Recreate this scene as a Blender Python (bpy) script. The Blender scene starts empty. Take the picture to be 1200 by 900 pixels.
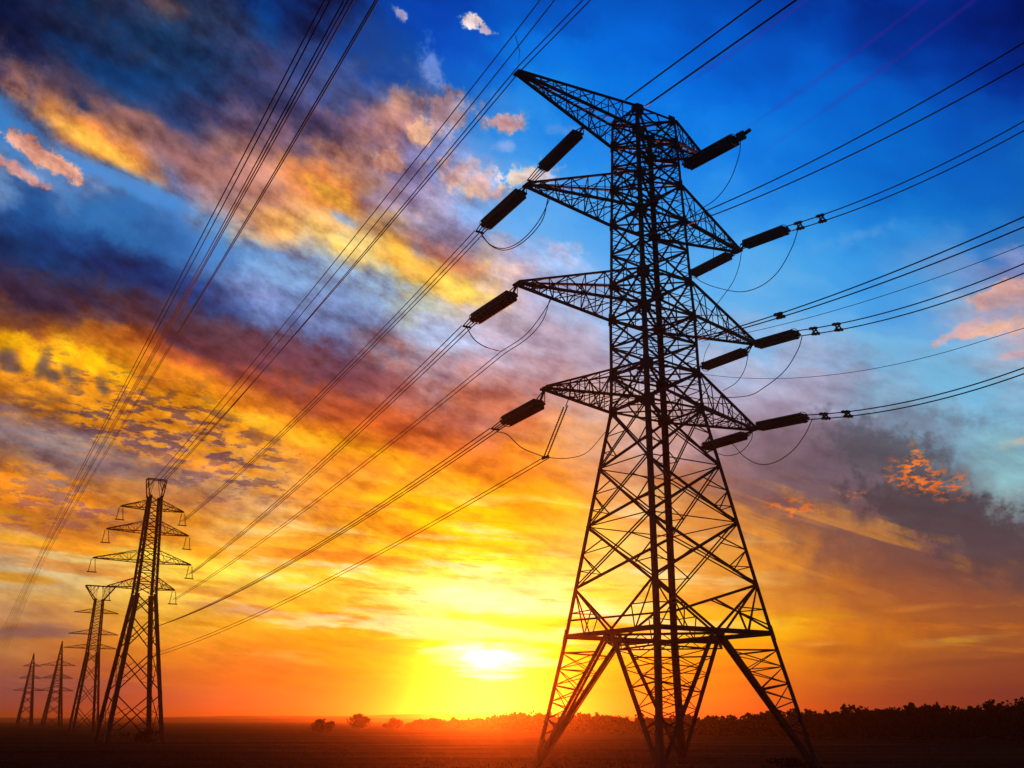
import bpy, math, random
import numpy as np
from mathutils import Vector, Matrix
R = math.radians
random.seed(7)
scene = bpy.context.scene
col = scene.collection

# ------------------------------------------------------------------ camera
F = 1204.24                      # focal length in pixels of a 1200 px wide frame
TH = math.atan(393.0 / F)        # upward tilt
CAM = Vector((0, 0, 2.09))
cd = bpy.data.cameras.new('camera'); cam = bpy.data.objects.new('camera', cd); col.objects.link(cam)
cam.location = CAM; cam.rotation_euler = (math.pi / 2 + TH, 0, 0)
cd.sensor_width = 36.0; cd.lens = 36.0 * F / 1200.0; cd.clip_start = 0.1; cd.clip_end = 40000
scene.camera = cam
def ray(px, py):
    "direction of a point of the photograph"
    x, v = px - 600.0, 450.0 - py
    return Vector((x, F * math.cos(TH) - v * math.sin(TH), F * math.sin(TH) + v * math.cos(TH))).normalized()
def azel(px, py):
    d = ray(px, py)
    return math.degrees(math.atan2(d.x, d.y)), math.degrees(math.asin(d.z))

# ------------------------------------------------------------------ light and exposure
SUN_AZ, SUN_EL = azel(571, 776)
SUN_STRENGTH = 2.2
sd = bpy.data.lights.new('sun', 'SUN'); sun = bpy.data.objects.new('sun', sd); col.objects.link(sun)
sd.energy = SUN_STRENGTH; sd.angle = R(0.6); sd.color = (1.0, 0.15, 0.012)
sv = Vector((math.sin(R(SUN_AZ)) * math.cos(R(SUN_EL)), math.cos(R(SUN_AZ)) * math.cos(R(SUN_EL)), math.sin(R(SUN_EL))))
sun.rotation_euler = sv.to_track_quat('Z', 'Y').to_euler()
scene.view_settings.view_transform = 'Standard'; scene.view_settings.look = 'None'
scene.view_settings.exposure = 0.0; scene.view_settings.gamma = 1.0; scene.view_settings.use_curve_mapping = False
scene.cycles.max_bounces = 5; scene.cycles.diffuse_bounces = 2; scene.cycles.volume_bounces = 0
scene.cycles.use_denoising = True
scene.cycles.use_adaptive_sampling = True
scene.cycles.adaptive_threshold = 0.01
HAZE_DENSITY = 0.00040
HAZE_ANISO = 0.95

# ------------------------------------------------------------------ sky
# Colours of the evening sky and its cloud sheets, laid out by azimuth and elevation.
PX = [0, 75, 150, 225, 300, 375, 450, 525, 600, 675, 750, 825, 900, 975, 1050, 1125, 1200]
PAL = {
 -60: "0a1430 10244c 1a2c50 1c3058 0a2460 102050 083898 04389c 0440a0 0444a4 0444a8 0440a0 063898 082c84 06226c 061c5c 041244",
 10: "0c1a3e 1d2440 38344a 33355a 10306c 1c2a5a 0a45a8 0548b8 0450b8 0752bc 0656c0 0650b8 0848ac 0a3c9c 082f88 0a2a80 041a60",
 40: "22284a 16284c 20385c 30405c 2a3c66 243668 1048a4 0654c4 0660cc 0664d0 0660cc 0658c4 0650b8 0646ac 043c9c 043492 042878",
 70: "3a2c4a 0e3260 0c4078 24467a 403a5c 2c4888 14489c 0860cc 0870dc 0870e0 0668d8 0660cc 0658c4 0650b8 0648ac 0440a0 03308c",
 105: "5a4050 3a3a58 1c4270 2a406c 4a4060 3c4878 2a5090 2f78d0 1c80e4 0c7ae4 0a72e0 0a6cdc 0a68d6 0660cc 0454bc 044cb0 0444a4",
 140: "3a80c8 c8845a 6a4a58 3a406c 8a6068 3a4270 a0707a 5a86cc 3090e8 2288e8 1880e8 127ae4 0a72dc 0868d0 0660c4 0858bc 0858b8",
 175: "2a70c0 8a8098 e08c48 7a545c b8806c b0706a 80688c 6a98e0 4a9cec 3494ec 2a8cec 2084e8 1478e0 0a6cd4 0866c8 0a60c0 0c5cb8",
 210: "7f88a0 4f86cc b08080 8a6468 c08068 f0a048 7878b0 90a0d4 5aa4f0 4aa0f0 3a98ee 2e90ec 1e80e4 1274d8 0a6ccc 0a66c4 1064bc",
 245: "1a3c70 2a60a4 4a88cc 7a80a8 c08878 f0b060 a88090 b0a0b8 68acf0 58a8f2 48a0f0 3c9aee 2c8ce8 1c80e0 1074d4 0e6eca 1a6cc0",
 280: "142a54 184a80 2a68ac 5088cc e8b078 e8b888 f8c850 78709c 74b4f2 64aef2 58aaf2 4ca4f0 3a98ea 3090e4 2484da 2078cc 3a78bc",
 315: "1a2244 142a5c 1c4a88 3a74b8 5a90d0 80a8d8 d8c080 f0b048 c0a8c4 88b8f0 70b4f2 5cb0f2 4aa4ec 42a0ea 3894e2 5090d4 8090c8",
 350: "6a4034 4a3440 16346c 2a4a88 7890c0 6a80b0 88a8d8 f8d058 d0b0b8 a8c0e8 80b8f0 68b4f0 58acec 54a8ec 509ee4 90a0c8 b898a8",
 385: "a04c30 b06030 6a4040 4a3858 4a4880 6a80b0 80a0cc 90b0dc b0a8c4 b8a8c0 98b8e4 80b8ec 78b4e8 68b0ec 68b0e8 98b0cc c0a0a8",
 420: "a05c30 e09020 f08020 a84c34 7c4044 584468 b06858 b0b8d8 c0a8b8 b8a0b0 b0b8d4 a8bcdc a0b8dc 90b8e0 78bce8 70b8e4 90b0d0",
 455: "c07028 b07028 f8a81c c06028 b05030 7a4448 a85848 b07068 b8888c c0a0a4 c8b8c4 b8b4cc b0b0cc 9ca0bc 88b4d8 78bce0 80b4d4",
 490: "70585c 906048 d08428 f8a018 f48420 d06024 d0602c c86440 d07858 d8a888 d0b4b0 c0acb8 a89cb4 8a8ca8 80a4c0 7cb4d0 84b4cc",
 525: "6a6068 8a8890 a8684c c88048 f0982c f8a020 f08820 f0802c f08838 e89c60 d0a090 a8848c 8a7080 7a6c80 686880 78a0b4 90bcc8",
 560: "e08430 a87860 8a6464 a8807c e8b070 f49838 f48c30 ffa810 ff9c18 e89848 d8a080 a87868 8a6868 6a6070 645864 6a98a4 94bcc0",
 595: "d07830 c87c3c d08840 e8983c f0b050 f49830 ffa820 ffc010 ffc408 f8a838 e8a860 d88c50 b07050 8a5c54 64505c 4c4c5c 7498a0",
 630: "d88828 f09c28 f0a030 ff9c20 fc9828 ffa828 ffc018 ffdc18 ffec18 ffd850 f0c070 e0a458 d88838 b86c3c 8a5448 604854 605870",
 665: "d4c4a0 e8cc80 f0d060 ffd848 fff060 ffe040 ffe850 fff870 fff850 ffee70 f8d468 e8a848 e09438 c07838 a06038 7a4c48 7c5450",
 700: "dca458 ecb858 f4c858 ffdc58 e8b048 ffe83c fff060 fffcc0 fffff0 fff860 f8e060 f0b040 e8a038 c87c30 a86030 a86038 9a5838",
 735: "ac8464 c88c50 e89c30 f4b038 f8b830 f8c028 ffd828 ffe818 fff010 fff010 ffdc10 ffc820 ffc818 e89020 c87020 b86828 a86030",
 770: "b07840 c87838 d88030 f08c28 f08c28 ff9c18 ffb410 fff018 fff020 ffe408 ffc010 f8a018 f09820 e08820 c87828 b87030 b06830",
 800: "8a5454 904c44 a85040 c86838 e07430 f08028 fc9818 ffd010 fff010 ffc008 ffa810 f89018 e88420 d07420 b86020 a04c24 8a3c28",
 825: "604860 704c58 8a504c c0684c d87848 e88440 f49030 fcac18 ffd008 ffac10 ff9c18 f49020 dc7424 b85c28 8a4438 7c3c34 6c3438",
 860: "583e58 684650 804848 b06048 c87048 d87c40 e08430 f0981c f8b810 f8a010 f09018 e08420 c86c24 a85428 803e38 703834 643038",
}
PY = sorted(PAL)
PC = {k: [tuple(int(h[i:i + 2], 16) / 255 for i in (0, 2, 4)) for h in v.split()] for k, v in PAL.items()}
def pal(px, py):
    px = min(max(px, 0), 1200); py = min(max(py, PY[0]), PY[-1])
    j = 0
    while j < len(PY) - 2 and py > PY[j + 1]: j += 1
    ty = (py - PY[j]) / (PY[j + 1] - PY[j])
    i = min(int(px // 75), 15); tx = px / 75 - i
    a, b = PC[PY[j]], PC[PY[j + 1]]
    return [(a[i][k] * (1 - tx) + a[i + 1][k] * tx) * (1 - ty) + (b[i][k] * (1 - tx) + b[i + 1][k] * tx) * ty for k in range(3)]
def dir_to_px(az, el):
    x = math.sin(R(az)) * math.cos(R(el)); y = math.cos(R(az)) * math.cos(R(el)); z = math.sin(R(el))
    zc = y * math.cos(TH) + z * math.sin(TH); yc = -y * math.sin(TH) + z * math.cos(TH)
    return 600 + F * x / zc, 450 - F * yc / zc

w = bpy.data.worlds.new('World'); scene.world = w; w.use_nodes = True
nt = w.node_tree; nt.nodes.clear()
class S:
    "a scalar socket with arithmetic"
    def __init__(s, k): s.k = k
    def _m(op):
        def f(a, b): return math_(op, a, b)
        return f
    __add__ = _m('ADD'); __sub__ = _m('SUBTRACT'); __mul__ = _m('MULTIPLY'); __truediv__ = _m('DIVIDE')
    def __radd__(s, o): return math_('ADD', o, s)
    def __rsub__(s, o): return math_('SUBTRACT', o, s)
    def __rmul__(s, o): return math_('MULTIPLY', o, s)
def put(sock, v):
    if isinstance(v, S): nt.links.new(v.k, sock)
    elif isinstance(v, bpy.types.NodeSocket): nt.links.new(v, sock)
    else: sock.default_value = v
def math_(op, a, b=0.0, clamp=False):
    n = nt.nodes.new('ShaderNodeMath'); n.operation = op; n.use_clamp = clamp
    put(n.inputs[0], a); put(n.inputs[1], b); return S(n.outputs[0])
def smooth(x, a, b):
    n = nt.nodes.new('ShaderNodeMapRange'); n.interpolation_type = 'SMOOTHSTEP'
    put(n.inputs['Value'], x); put(n.inputs['From Min'], a); put(n.inputs['From Max'], b); return S(n.outputs[0])
def vec(x, y, z=0.0):
    n = nt.nodes.new('ShaderNodeCombineXYZ')
    for i, v in enumerate((x, y, z)): put(n.inputs[i], v)
    return n.outputs[0]
def noise(v, scale, detail=4, rough=0.55, dist=0.0):
    n = nt.nodes.new('ShaderNodeTexNoise'); n.noise_dimensions = '2D'; n.inputs['Scale'].default_value = scale
    n.inputs['Detail'].default_value = detail; n.inputs['Roughness'].default_value = rough; n.inputs['Distortion'].default_value = dist
    put(n.inputs['Vector'], v); return n
def mixc(f, a, b, mode='MIX'):
    n = nt.nodes.new('ShaderNodeMix'); n.data_type = 'RGBA'; n.blend_type = mode
    put(n.inputs[0], f); put(n.inputs[6], a); put(n.inputs[7], b); return n.outputs[2]

tc = nt.nodes.new('ShaderNodeTexCoord')
nm = nt.nodes.new('ShaderNodeVectorMath'); nm.operation = 'NORMALIZE'; nt.links.new(tc.outputs['Generated'], nm.inputs[0])
sx = nt.nodes.new('ShaderNodeSeparateXYZ'); nt.links.new(nm.outputs[0], sx.inputs[0])
dx, dy, dz = (S(sx.outputs[i]) for i in range(3))
AZ = math_('ARCTAN2', dx, dy) * 57.29578
EL = math_('ARCSINE', dz) * 57.29578
# cloud sheets run down to the right in the upper sky and lie flat near the horizon
high = smooth(EL, 3.0, 20.0)
ca, sa = math.cos(R(22)), math.sin(R(22))
along = AZ * ca - EL * sa; across = AZ * sa + EL * ca
ELP = math_('LOGARITHM', math_('MAXIMUM', EL, -3.0) / 5.0 + 1.0, 2.718282) * 6.0 + EL * 0.5
def q_of(a_, b_, sx_=0.40): return vec(AZ * sx_ + a_, ELP + AZ * 0.20 + b_)
Q = q_of(0.0, 0.0); QS = q_of(0.10, -0.34)      # second lookup is shifted towards the sun
q_low = vec(AZ * 0.22, EL * 1.6)
QI = vec(AZ + 7.0, EL)
nw = noise(Q, 0.26, 7, 0.56)
nf = noise(QI, 0.55, 9, 0.66)
sc = nt.nodes.new('ShaderNodeSeparateColor'); nt.links.new(nw.outputs['Color'], sc.inputs[0])
sf = nt.nodes.new('ShaderNodeSeparateColor'); nt.links.new(nf.outputs['Color'], sf.inputs[0])
W1, W2 = S(sc.outputs[0]) - 0.5, S(sc.outputs[1]) - 0.5
E1, E2 = smooth(W1, -0.13, 0.13) - 0.5, smooth(W2, -0.13, 0.13) - 0.5     # steeper: clouds with edges
F1, F2, F3 = (S(sf.outputs[i]) - 0.5 for i in range(3))
amp = smooth(EL, 1.0, 14.0) * 0.8 + 0.2
AZw = AZ + (E1 * 1.6 + W1 * 2.4 + F1 * 1.4) * amp
ELw = EL + (E2 * 1.5 + W2 * 1.8 + F2 * 1.1) * amp
els = [-0.6, 0.4, 1.2, 2.2, 3.3, 4.6, 6.0, 7.5, 9.0, 10.6, 12.2, 13.8, 15.4, 17.0, 18.6, 20.2, 21.8, 23.4, 25.0, 26.6, 28.2, 29.8, 31.4, 33.2, 35.2, 37.5, 40.0]
NST = 32
fac = math_('MULTIPLY_ADD', AZw, 1 / 62.0); fac.k.node.inputs[2].default_value = 0.5
layer = None
for i, e in enumerate(els):
    n = nt.nodes.new('ShaderNodeValToRGB'); r = n.color_ramp; r.interpolation = 'CARDINAL'
    while len(r.elements) < NST: r.elements.new(0.5)
    for k in range(NST): r.elements[k].position = k / (NST - 1)
    for k in range(NST):
        c = pal(*dir_to_px(-31 + 62 * k / (NST - 1), e))
        r.elements[k].color = (c[0], c[1], c[2], 1)
    if layer is None: put(n.inputs[0], fac); layer = n.outputs[0]; step = fac
    else:
        q = nt.nodes.new('ShaderNodeMath'); q.operation = 'MULTIPLY_ADD'; put(q.inputs[0], step); q.inputs[1].default_value = 1e-7; put(q.inputs[2], ELw)
        step = smooth(S(q.outputs[0]), els[i - 1], e)
        q = nt.nodes.new('ShaderNodeMath'); q.operation = 'MULTIPLY_ADD'; put(q.inputs[0], step); q.inputs[1].default_value = 1e-7; put(q.inputs[2], fac); put(n.inputs[0], S(q.outputs[0]))
        layer = mixc(step, layer, n.outputs[0])
sky = layer

def hexc(h): return tuple(int(h[i:i + 2], 16) / 255 for i in (0, 2, 4)) + (1,)
AX = AZ * math_('COSINE', EL * 0.0174533)
SKYV = vec(AX, EL)
chain = step
def ellipse(px, py, rx, ry, rot):
    "distance from a cloud's centre in units of its own half axes (given in twentieths of a degree)"
    global chain
    a0, e0 = azel(px, py); k = 21.0
    m = nt.nodes.new('ShaderNodeMapping'); m.vector_type = 'TEXTURE'; src = SKYV
    if chain is not None:      # evaluate the clouds one after another
        q = nt.nodes.new('ShaderNodeVectorMath'); q.operation = 'MULTIPLY_ADD'; put(q.inputs[0], chain); q.inputs[1].default_value = (1e-7, 1e-7, 1e-7); put(q.inputs[2], SKYV); src = q.outputs[0]
    put(m.inputs[0], src)
    m.inputs[1].default_value = (a0 * math.cos(R(e0)), e0, 0); m.inputs[2].default_value = (0, 0, R(rot)); m.inputs[3].default_value = (rx / k, ry / k, 1)
    l = nt.nodes.new('ShaderNodeVectorMath'); l.operation = 'LENGTH'; nt.links.new(m.outputs[0], l.inputs[0]); return S(l.outputs['Value'])
def falloff(d, nz, rough, a_, b_, op):
    global chain
    n = nt.nodes.new('ShaderNodeMath'); n.operation = 'MULTIPLY_ADD'; put(n.inputs[0], nz); n.inputs[1].default_value = rough; put(n.inputs[2], d)
    r = nt.nodes.new('ShaderNodeMapRange'); r.interpolation_type = 'SMOOTHSTEP'; nt.links.new(n.outputs[0], r.inputs['Value'])
    r.inputs['From Min'].default_value = a_; r.inputs['From Max'].default_value = b_; r.inputs['To Min'].default_value = op; r.inputs['To Max'].default_value = 0.0
    chain = S(r.outputs[0]); return chain
NZ = F3 + W1 * 0.6
def patch(px, py, rx, ry, rot, color, op=1.0, soft=0.6, rough=1.4, nz=None):
    "one cloud of its own: an irregular ellipse on the sky"
    global sky
    m = falloff(ellipse(px, py, rx, ry, rot), nz if nz is not None else NZ, rough, 1.0 - soft, 1.0 + soft * 0.35, op)
    sky = mixc(m, sky, hexc(color))
T2n = S(noise(QI, 1.1, 8, 0.68).outputs[0]) - 0.5 + W1 * 0.6
NL = S(noise(q_low, 1.1, 6, 0.62).outputs[0]) - 0.5 + W1 * 0.6
# glowing undersides in the upper left
patch(60, 125, 60, 26, -40, 'c88a70', .6, .9, 1.8); patch(120, 172, 72, 24, -24, 'f08a38', .85, .9, 1.5); patch(112, 170, 50, 13, -24, 'ffc050', .9, .9, 1.4)
patch(120, 120, 90, 18, -28, '4c3c50', .5, .9, 1.8)
patch(380, 220, 56, 24, -26, 'f08a3c', .8, .9, 1.6); patch(388, 228, 36, 12, -28, 'ffbc48', .9, .9, 1.5)
patch(325, 262, 52, 18, -14, 'f8b45c', .75, .9, 1.8); patch(395, 285, 44, 14, -30, 'ffcf68', .8, .9, 1.8)
patch(500, 318, 76, 20, -24, 'ffb040', .8, .9, 1.6); patch(465, 288, 40, 14, -36, 'ffbc48', .85, .9, 1.6)
patch(545, 342, 62, 15, -16, 'ffd860', .9, .8, 1.7)
patch(520, 298, 60, 16, -25, 'c86a58', .6, .9, 1.8)
patch(250, 210, 70, 30, -30, 'a87068', .5, .9, 1.8); patch(285, 175, 44, 14, -20, 'c8886c', .5, .9, 2.0)
patch(200, 60, 120, 34, -14, '0c3864', .6, .9, 2.0); patch(330, 130, 90, 26, -20, '2c3058', .6, .9, 2.0); patch(190, 5, 26, 16, 0, '7c5448', .55, .9, 2.0)
patch(310, 30, 24, 30, 0, '0c4c98', .6, .9, 1.6); patch(210, 140, 40, 24, -30, '1c3868', .5, .9, 2.0)
# blue gaps and the dark blue sheet
patch(12, 150, 44, 22, -48, '3a86d4', .8, .7, 1.2); patch(150, 214, 84, 13, -16, '4a90dc', .85, .7, 1.6)
patch(405, 258, 22, 7, -26, '88b0e8', .7, .8, 1.6); patch(252, 285, 20, 44, -15, '4a92e0', .65, .9, 1.4)
patch(50, 290, 130, 36, -14, '0e2c58', .6, .9, 1.8); patch(190, 330, 150, 24, -14, '1a2c60', .55, .9, 1.8); patch(130, 262, 60, 22, -20, '3c80c0', .5, .9, 2.2, T2n)
patch(330, 320, 60, 24, -10, '8cb8e8', .6, .9, 2.4, T2n); patch(440, 330, 60, 18, -14, '90bcec', .55, .9, 2.2, T2n); patch(420, 372, 60, 14, -10, '6478a8', .5, .9, 2.2, T2n); patch(530, 400, 60, 20, -14, 'a4c4ec', .5, .9, 2.2, T2n)
# small pink and white clouds
patch(52, 184, 44, 12, -22, 'f4ac90', .98, .4, 2.2, T2n); patch(18, 198, 40, 8, -24, 'e09c90', .9, .5, 2.2, T2n)
patch(550, 25, 15, 9, -15, 'f4dcd8', .98, .4, 2.8, T2n); patch(570, 36, 10, 5, -15, 'd8c0d4', .95, .5, 2.8, T2n); patch(470, 15, 11, 6, -40, 'b0a8d4', .9, .5, 2.8, T2n)
patch(492, 155, 15, 14, 20, 'f4bc94', .9, .5, 2.2, T2n); patch(458, 140, 46, 24, 30, 'cc8c74', .6, .9, 2.2); patch(470, 120, 20, 14, 30, 'd09478', .6, .9, 2.4, T2n)
patch(590, 145, 26, 11, 5, 'e8aaa4', .9, .6, 2.6, T2n); patch(527, 130, 22, 24, -50, 'd8aaa4', .8, .7, 2.6, T2n)
patch(507, 75, 13, 26, 15, '98a0dc', .6, .9, 2.6, T2n); patch(455, 188, 20, 13, 20, 'eca888', .8, .7, 2.4, T2n)
patch(552, 212, 42, 22, -20, 'dcaea8', .9, .7, 2.6, T2n); patch(545, 222, 18, 10, -10, 'f0c4a0', .7, .8, 2.4, T2n); patch(618, 206, 36, 13, 8, 'ecccb4', .9, .6, 2.8, T2n)
patch(660, 297, 26, 18, 0, 'bcc0e6', .8, .9, 3.0, T2n); patch(605, 320, 28, 12, 0, 'e8c4c0', .85, .8, 2.8, T2n)
patch(590, 172, 16, 7, 0, 'a8b4ec', .6, .9, 2.6, T2n); patch(525, 272, 50, 24, -25, '80789c', .6, .9, 2.4, T2n)
patch(668, 155, 30, 8, -5, '8c9cdc', .5, .9, 2.8, T2n); patch(640, 205, 20, 14, 0, 'd0b4c8', .5, .9, 2.8, T2n)
patch(1176, 346, 32, 15, 6, 'e4a898', .95, .5, 2.8, T2n); patch(1180, 382, 46, 10, 3, 'f0b090', .95, .5, 2.8, T2n)
patch(1126, 388, 24, 7, 20, 'dcaaaa', .8, .6, 2.8, T2n); patch(1192, 415, 20, 5, 5, 'd0a8b0', .8, .6, 2.2, T2n); patch(1190, 365, 40, 26, 0, '9094b8', .5, .9, 2.6, T2n)
patch(1196, 517, 28, 5, 10, 'e4b09c', .9, .5, 2.2, T2n); patch(1085, 295, 90, 20, 12, '6ca0e0', .3, .9, 1.5)
patch(1010, 275, 50, 8, 8, '70a4e4', .4, .9, 2.6, T2n)
for x_, y_, L_ in ((1060, 62, 150), (1010, 56, 140), (890, 40, 110)): patch(x_, y_, L_, 3.2, 28, '7a2490', .28, 1.0, .8)
# the dark cloud bank on the right with its crisp edge against the clear sky
patch(1075, 495, 80, 20, -8, '76869c', .7, .9, 2.4, T2n)
patch(1030, 600, 240, 66, -15, '6a5558', .7, .9, 1.3); patch(930, 530, 120, 34, -12, '7a6a78', .55, .9, 1.4); patch(1010, 560, 150, 46, -16, '665a66', .7, .9, 1.3); patch(1045, 535, 84, 36, -28, '50545f', .85, .6, 1.6, T2n)
patch(1110, 605, 115, 38, -22, '47444c', .92, .4, 1.6, T2n); patch(1180, 648, 100, 44, -18, '4e444a', .92, .5, 1.6, T2n); patch(1110, 670, 150, 30, -10, '6a4a44', .7, .9, 1.5); patch(1150, 720, 130, 24, -6, '824c30', .5, .9, 1.5)
patch(1182, 540, 50, 34, -35, '86b8c4', .8, .7, 1.2, T2n)
# orange flecks
speck = smooth(S(noise(vec(AZ * 0.8 + 11.0, EL * 1.7), 1.9, 6, 0.68).outputs[0]), 0.47, 0.60)
FZ = F3 * 1.4 + W1 * 1.2
def flecks(px, py, rx, ry, rot, color, op, src=None):
    global sky
    m = falloff(ellipse(px, py, rx, ry, rot), FZ, 1.0, 0.35, 1.1, op) * (src if src is not None else speck)
    sky = mixc(m, sky, hexc(color))
flecks(1085, 564, 56, 26, -24, 'f07030', .95); flecks(1074, 548, 15, 34, 12, 'f88438', .9)
flecks(938, 594, 44, 13, -8, 'e87038', .85); flecks(1000, 580, 20, 7, 0, 'd87048', .6)
# orange bars
bars = smooth(S(noise(vec(along * 0.10 + 5.0, across * 1.3), 1.0, 4, 0.5).outputs[0]), 0.46, 0.62)
flecks(960, 640, 190, 70, -14, 'f09a38', .55, bars)
# the cells of the mackerel sky on the left: bright tufts with dark gaps between
patch(60, 440, 150, 50, -6, 'd07c24', .6, .8, 1.2)
for x_, y_, a_, b_ in ((36, 416, 18, 24), (74, 414, 20, 26), (108, 424, 20, 22), (140, 440, 22, 18), (8, 400, 18, 14)): patch(x_, y_, a_, b_, 20, 'ffb818', .95, .7, 1.1, T2n)
for x_, y_, a_, b_ in ((12, 444, 20, 9), (42, 447, 14, 8), (66, 456, 14, 7), (95, 464, 15, 7), (30, 458, 16, 6), (122, 478, 16, 6), (80, 476, 20, 5), (40, 474, 24, 5)): patch(x_, y_, a_, b_, -4, 'f89c28', .92, .5, 1.3, T2n)
for x_, y_, a_, b_, r_a in ((9, 420, 15, 13, 20), (50, 428, 8, 20, -20), (84, 441, 9, 18, 30), (120, 452, 8, 15, 15), (62, 440, 10, 8, 0), (14, 432, 12, 6, 0)): patch(x_, y_, a_, b_, r_a, '54484e', .8, .7, 0.9, T2n)
ripple = S(noise(vec(AZ * 0.38 + along * 0.12, EL * 1.3 + across * 0.25), 1.35, 8, 0.62).outputs[0])
flecks(200, 500, 180, 62, -12, 'fca022', .8, smooth(ripple, 0.46, 0.57)); flecks(180, 500, 200, 70, -12, '6c4c4a', .85, 1.0 - smooth(ripple, 0.42, 0.51))
flecks(60, 505, 140, 40, -6, '6c565c', .85, 1.0 - smooth(ripple, 0.44, 0.56))
patch(70, 522, 90, 18, -6, '9a9aa0', .7, .9, 2.2, T2n); patch(40, 505, 60, 14, -6, '645458', .6, .9, 2.0, T2n)
flecks(60, 572, 120, 26, -10, 'f48e24', .9, smooth(ripple, 0.45, 0.56)); flecks(60, 600, 130, 30, -6, '94585c', .6, 1.0 - smooth(ripple, 0.42, 0.53))
patch(290, 470, 120, 22, -18, 'ff9c20', .55, .9, 1.8); patch(430, 528, 160, 13, -14, 'ffb01c', .75, .9, 1.8); patch(330, 505, 90, 12, -16, 'ffc030', .6, .9, 1.8, NL)
patch(280, 405, 170, 32, -14, '74382f', .65, .9, 1.8); patch(200, 370, 120, 20, -12, '4e3844', .5, .9, 1.8); patch(420, 440, 110, 26, -14, '74404c', .5, .9, 1.8); patch(430, 490, 150, 24, -14, 'cc5c2c', .65, .9, 1.8); patch(560, 480, 90, 40, -10, 'cc6c44', .5, .9, 1.6); patch(560, 540, 110, 22, -10, 'ee8030', .55, .9, 1.8)
# streaks low down: bright and dark bars over the glow
patch(60, 672, 110, 22, 0, 'd8c8a0', .5, .9, 1.0); patch(20, 676, 44, 6, -4, 'e8a030', .8, .6, 1.0, NL)
patch(55, 638, 130, 6, -6, 'ffa818', .7, .8, 1.0, NL)
patch(40, 740, 60, 9, 2, '7c605c', .85, .7, 1.2, NL); patch(30, 800, 110, 14, 0, '6e505c', .55, .9, .8, NL)
patch(395, 722, 46, 5, -6, 'c87c28', .9, .6, 1.2, NL); patch(280, 713, 64, 7, -5, 'b87448', .9, .7, 1.2, NL); patch(350, 762, 160, 8, -3, 'e88c28', .6, .9, 1.2, NL)
patch(615, 694, 30, 6, -5, 'c8981c', .75, .7, 1.2, NL); patch(545, 678, 30, 6, -6, 'e0ac20', .6, .8, 1.2, NL); patch(540, 742, 36, 7, 8, 'd8b010', .6, .8, 1.2, NL)
patch(600, 728, 70, 4, -8, 'c8b010', .6, .8, 1.0, NL); patch(430, 655, 70, 8, -10, 'f0a030', .6, .9, 1.2, NL); patch(480, 620, 120, 10, -12, 'ff9820', .5, .9, 1.2, NL)
patch(690, 640, 90, 30, -8, 'fff080', .35, .9, 1.0)
patch(570, 700, 120, 24, -4, 'fff8b0', .6, .9, 1.8, NL)
patch(980, 760, 56, 10, -6, 'b86c28', .7, .8, 1.4, NL); patch(960, 755, 40, 4, 2, 'f8bc58', .6, .9, 2.4, NL); patch(1130, 750, 60, 4, 4, 'e0a848', .6, .9, 2.2, NL)
patch(1080, 712, 44, 5, 2, 'e08830', .7, .8, 1.4, NL); patch(1150, 775, 90, 5, 3, '905028', .6, .8, 1.0, NL); patch(1150, 815, 120, 9, 0, '6a3434', .45, .9, .8, NL)
patch(1130, 790, 190, 44, 2, '7a4238', .45, .9, 1.2); patch(1060, 700, 190, 36, -6, '9a5a3c', .45, .9, 1.4)
patch(130, 548, 130, 20, -8, '7c666a', .6, .9, 1.8); patch(60, 345, 120, 26, -8, '50323c', .5, .9, 1.8); patch(230, 590, 130, 10, -8, 'b06c40', .5, .9, 1.8)
# thin stratus bars over the glow: cream where lit through, brownish orange where thicker
n1 = S(noise(vec(AZ * 0.11 + 3.0, EL * 0.95 + AZ * 0.05), 1.0, 8, 0.6).outputs[0]); n2 = S(noise(vec(AZ * 0.10 + 17.0, EL * 0.8 + AZ * 0.06), 1.0, 8, 0.6).outputs[0])
band = smooth(EL, 2.2, 4.5) * (1.0 - smooth(EL, 8.5, 14.0)); mid = 1.0 - smooth(math_('ABSOLUTE', AZ + 1.5), 7.0, 19.0)
wide = smooth(EL, 0.6, 2.5) * (1.0 - smooth(EL, 10.0, 17.0)) * (0.45 + 0.55 * smooth(math_('ABSOLUTE', AZ), 1.0, 9.0))
notbank = 1.0 - smooth(AZ, 8.0, 14.0) * smooth(EL, 4.0, 7.5)
sky = mixc(smooth(n1, 0.50, 0.66) * wide * notbank * 0.6, sky, hexc('dc7c2c'))
sky = mixc(smooth(n2, 0.49, 0.64) * band * mid * 0.8, sky, hexc('fff6b4'))
sky = mixc(smooth(S(noise(vec(AZ * 0.16 + 31.0, EL * 1.6 + AZ * 0.08), 1.0, 7, 0.6).outputs[0]), 0.60, 0.69) * band * notbank * 0.6, sky, hexc('d89a20'))
# cloud texture: tufts lit from the low sun's side where there is cloud, almost none in clear blue
s2 = nt.nodes.new('ShaderNodeSeparateColor'); nt.links.new(sky, s2.inputs[0])
r_, g_, b_ = (S(s2.outputs[i]) for i in range(3))
clear = smooth(b_ - r_, 0.26, 0.52)
T = S(noise(Q, 0.42, 10, 0.61).outputs[0]) - 0.5
TS = S(noise(QS, 0.42, 10, 0.61).outputs[0]) - 0.5
relief = T - TS
lowmul = smooth(EL, 0.0, 16.0) * 0.75 + 0.25
calm = 1.0 - smooth(AZ, -6.0, 9.0) * 0.62       # the right half is a smooth veil
g_ = (relief * 0.95 + T * 0.6 + T2n * 0.10) * (1.0 - clear * 0.92) * lowmul * calm
dark = mixc(1.0, sky, (.48, .34, .42, 1), 'MULTIPLY')
sky = mixc(math_('MULTIPLY', g_, -2.2, True), sky, dark)
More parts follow.
